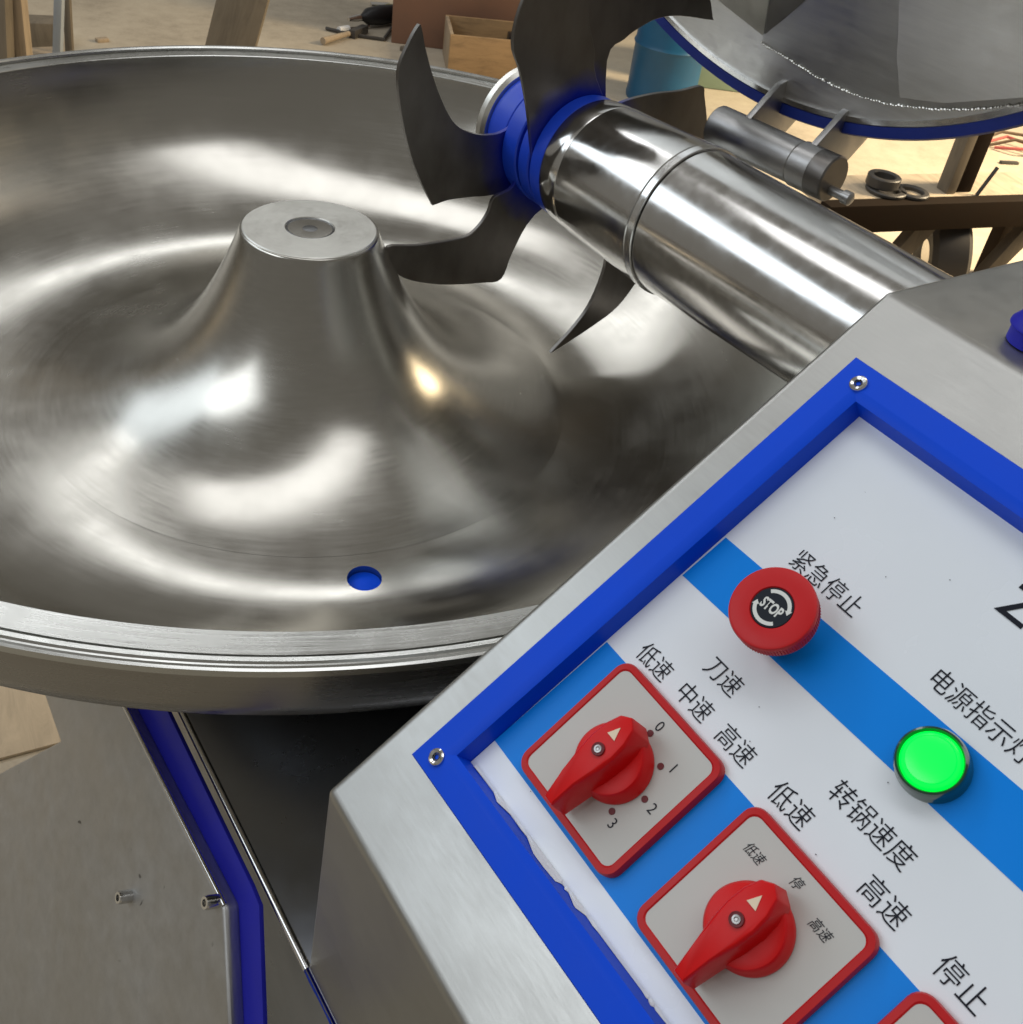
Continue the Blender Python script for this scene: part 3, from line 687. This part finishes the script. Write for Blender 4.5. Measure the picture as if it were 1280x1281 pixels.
# tools on the floor
hm = thing('hammer', fz(425, 60), 'wooden handled hammer lying beside the drill', 'hammer')
a_, b_ = fz(404, 57) + Vector((0, 0, .02)), fz(455, 42) + Vector((0, 0, .02))
finish('handle', tube([a_, a_.lerp(b_, .5), b_], [.016, .012, .010], 10), 'wood', hm)
finish('head', box(.035, .035, .13, .004), 'grease', hm, along(b_, b_ + Vector((.3, 1, 0))) @ trans(0, 0, -.05))
dr = thing('power_drill', fz(470, 45), 'black and yellow hand drill lying on the floor by the cardboard box', 'drill')
dp, dq = fz(450, 36) + Vector((0, 0, .05)), fz(492, 30) + Vector((0, 0, .05))
DM = along(dp, dq); DL = (dq-dp).length
finish('drill_body', lathe([(0, 0), (.012, 0), (.018, .02), (.038, .05), (.045, DL*.6), (.040, DL), (0, DL+.01)], 20), 'black', dr, DM)
finish('drill_grip', box(.045, .055, .15, .012, (0, 0, -.05)), 'yellow', dr, Matrix.Translation(dp.lerp(dq, .55) + Vector((.02, .09, .0))) @ Matrix.Rotation(1.4, 4, 'X'))
finish('chuck', lathe([(0, -.07), (.010, -.07), (.016, -.02), (.016, 0), (0, 0)], 16), 'bright', dr, DM)
finish('cable', tube([dq, dq + Vector((.02, .0, -.03)), fz(480, 52) + Vector((0, 0, .01)), fz(440, 46) + Vector((0, 0, .01)), fz(408, 38) + Vector((0, 0, .01))], .008), 'grease', dr)
tw_ = thing('screwdriver', fz(426, 36), 'small screwdriver with a white grip near the drill', 'screwdriver')
a_, b_ = fz(424, 42) + Vector((0, 0, .015)), fz(436, 40) + Vector((0, 0, .015))
finish('grip', tube([a_, b_], .016, 10), 'white', tw_); finish('shank', tube([b_, fz(462, 36) + Vector((0, 0, .012))], .006), 'bright', tw_)
# cardboard box and crate
fbox('cardboard_box', fz(566, 60) + Vector((0, .18, 0)), .60, .45, .55, .08, 'card', 'large plain brown cardboard box standing behind the open crate', 'box', .006)
fbox('iron_block', fz(618, 62) + Vector((.05, .02, 0)), .14, .12, .36, .1, 'darkwood', 'dark upright wooden block between the cardboard box and the knives', 'block', .006)
cr_ = thing('wooden_crate', fz(595, 95), 'small open pale wooden crate on the floor before the cardboard box', 'crate')
cM = Matrix.Translation(fz(600, 98) + Vector((.02, .17, 0))) @ Matrix.Rotation(.22, 4, 'Z')
cw, cd, ch_, ct = .40, .30, .17, .016
for nm, sx_, sy_, sz_, c_ in (('side', cw, ct, ch_, (0, -cd/2, ch_/2)), ('side', cw, ct, ch_, (0, cd/2, ch_/2)), ('end', ct, cd-ct, ch_, (-cw/2+ct/2, 0, ch_/2)), ('end', ct, cd-ct, ch_, (cw/2-ct/2, 0, ch_/2)), ('bottom', cw-2*ct, cd-ct, .012, (0, 0, .02))):
    finish(nm, box(sx_, sy_, sz_, .003, c_), 'crate' if nm != 'end' else 'wood', cr_, cM)
og = tag(finish('oily_casting', lathe([(0, 0), (.06, 0), (.065, .03), (.04, .05), (.038, .09), (0, .095)], 20), 'grease', None, cM @ trans(.06, .02, .027)), 'dark oily casting inside the open crate', 'casting')
# drum
dc = fz(812, 150) + Vector((.05, .32, 0))
drum = thing('steel_drum', dc, 'teal blue steel drum standing behind the knives', 'drum')
finish('drum_body', lathe([(0, .01), (.15, .01), (.155, .0), (.158, .02), (.155, .03), (.155, .22), (.162, .235), (.155, .25), (.155, .45), (.162, .465), (.155, .48), (.155, .68), (.160, .70), (.154, .71), (.150, .69), (0, .685)], 48), 'drumblue', drum, Matrix.Translation(dc))
fbox('green_cabinet', fz(880, 130) + Vector((.1, .45, 0)), .5, .4, .30, .1, 'green', 'low pale green metal case on the floor beside the drum', 'case', .01)
fbox('clay_block', fz(855, 100) + Vector((.25, 1.5, 0)), .5, .3, .5, .0, 'card', 'reddish brown carton behind the pale green case', 'carton', .01)
# low bench on the right
BZ = .36
bA, bB = onz(1040, 259, BZ), onz(1330, 250, BZ)
bd = (bB-bA).normalized(); bn = Vector((-bd.y, bd.x, 0))
bench = thing('work_bench', Vector((bA.x, bA.y, 0)), 'low dark timber trolley bench behind the shaft tube', 'bench')
BL = (bB-bA).length
BMx = mat3(bd, bn, E2, bA)
finish('front_beam', box(BL, .05, .085, .004, (BL/2, .025, -.0425)), 'darkwood', bench, BMx)
finish('top_board', box(BL, .17, .018, .002, (BL/2, .137, -.010)), 'ply', bench, BMx)
pm_ = onz(1193, 238, BZ) ; s_ = (pm_-bA).dot(bd); tq = (pm_-bA).dot(bn)
finish('upright', box(.035, .05, .42, .003, (s_-.030, tq, .21)), 'plank', bench, BMx)
finish('upright', box(.065, .07, .42, .003, (s_+.022, tq+.02, .21)), 'darkwood', bench, BMx)
for s0 in (.36, .80):
    finish('brace', hexa([(s0-.16, .02, -BZ), (s0-.11, .02, -BZ), (s0-.11, .06, -BZ), (s0-.16, .06, -BZ), (s0, .02, -.08), (s0+.08, .02, -.08), (s0+.08, .06, -.08), (s0, .06, -.08)], .003), 'darkplank', bench, BMx)
wp = onz(1178, 318, .142)
wh = finish('caster_wheel', lathe([(.04, -.05), (.12, -.06), (.138, -.045), (.142, 0), (.138, .045), (.12, .06), (.04, .05)], 40, True), 'rubber', bench, Matrix.Translation(wp) @ Matrix.Rotation(math.radians(80), 4, 'Y'))
finish('wheel_hub', lathe([(0, -.051), (.05, -.051), (.05, .051), (0, .051)], 24), 'bright', wh, Matrix.Translation(wp) @ Matrix.Rotation(math.radians(80), 4, 'Y'))
finish('rear_leg', box(.05, .05, BZ-.02, .003, (.9, .2, -BZ/2-.01)), 'darkwood', bench, BMx)
def ring(px, r, rin, hgt, z, label):
    P = onz(*px, z); return tag(finish('bearing_ring', lathe([(rin, 0), (r-.003, 0), (r, .003), (r, hgt-.003), (r-.003, hgt), (rin+.003, hgt), (rin, hgt-.003)], 48, True), 'grease', None, Matrix.Translation(P)), label, 'ring', 'loose rings on the bench')
ring((1108, 240), .062, .040, .012, BZ, 'flat dark ring on the bench under a thicker ring')
ring((1103, 232), .050, .032, .032, BZ+.0125, 'thick dark bearing ring stacked on a flat ring')
ring((1140, 243), .052, .034, .012, BZ, 'thin dark ring lying between the stacked rings and the upright')
rp = onz(1222, 244, BZ); tag(finish('steel_pin', tube([rp, rp + Vector((.035, .02, .085))], .006), 'grease', None), 'thin dark pin standing on the bench beside the upright', 'pin')
# loose wires
for j in range(4):
    b0 = fz(1225 + 6*j, 178 + 3*j); pts = [b0]
    for k_ in range(1, 7): pts.append(b0 + Vector((.10*k_*1.0, .05*math.sin(k_*1.3+j), .015 + .03*abs(math.sin(k_*.9+j*1.7)))))
    tag(finish('loose_wire', tube([p_ + Vector((0, 0, .01)) for p_ in pts], .007), 'redwire' if j % 2 else 'rope', None), ('brown wire looping out of the tangle on the floor', 'pinkish red wire lying flat across the floor', 'brown wire under the pinkish wires', 'pinkish red wire curling beside the bench upright')[j], 'wire', 'loose wires beyond the bench')
# scraps on the floor behind the bowl
for px, sx_, sy_, sz_, rz_, mt_, lb_ in (((476, 12), .10, .05, .03, .4, 'bright', 'small shiny metal offcut behind the drill'), ((648, 84), .12, .09, .14, .2, 'black', 'black lump of rubber beside the open crate'),
                                    ((512, 66), .09, .03, .02, -.5, 'plank', 'short dark stick beside the cardboard box'), ((128, 52), .05, .03, .015, .8, 'wood', 'tiny pale wood chip near the grey upright'), ((1262, 205), .09, .02, .012, .3, 'grease', 'thin dark rod lying on the floor beyond the bench')):
    fbox('floor_scrap', fz(*px), sx_, sy_, sz_, rz_, mt_, lb_, 'scrap', .003, 'scraps on the workshop floor')
# pale sheet added to brighten the floor seen by the base
fb = fz(10, 905); fbox('added_floor_sheet', fb + Vector((-.42, .02, 0)), 1.0, .62, .007, .55, 'ply', 'pale sheet added to brighten the floor by the base', 'board', .002)
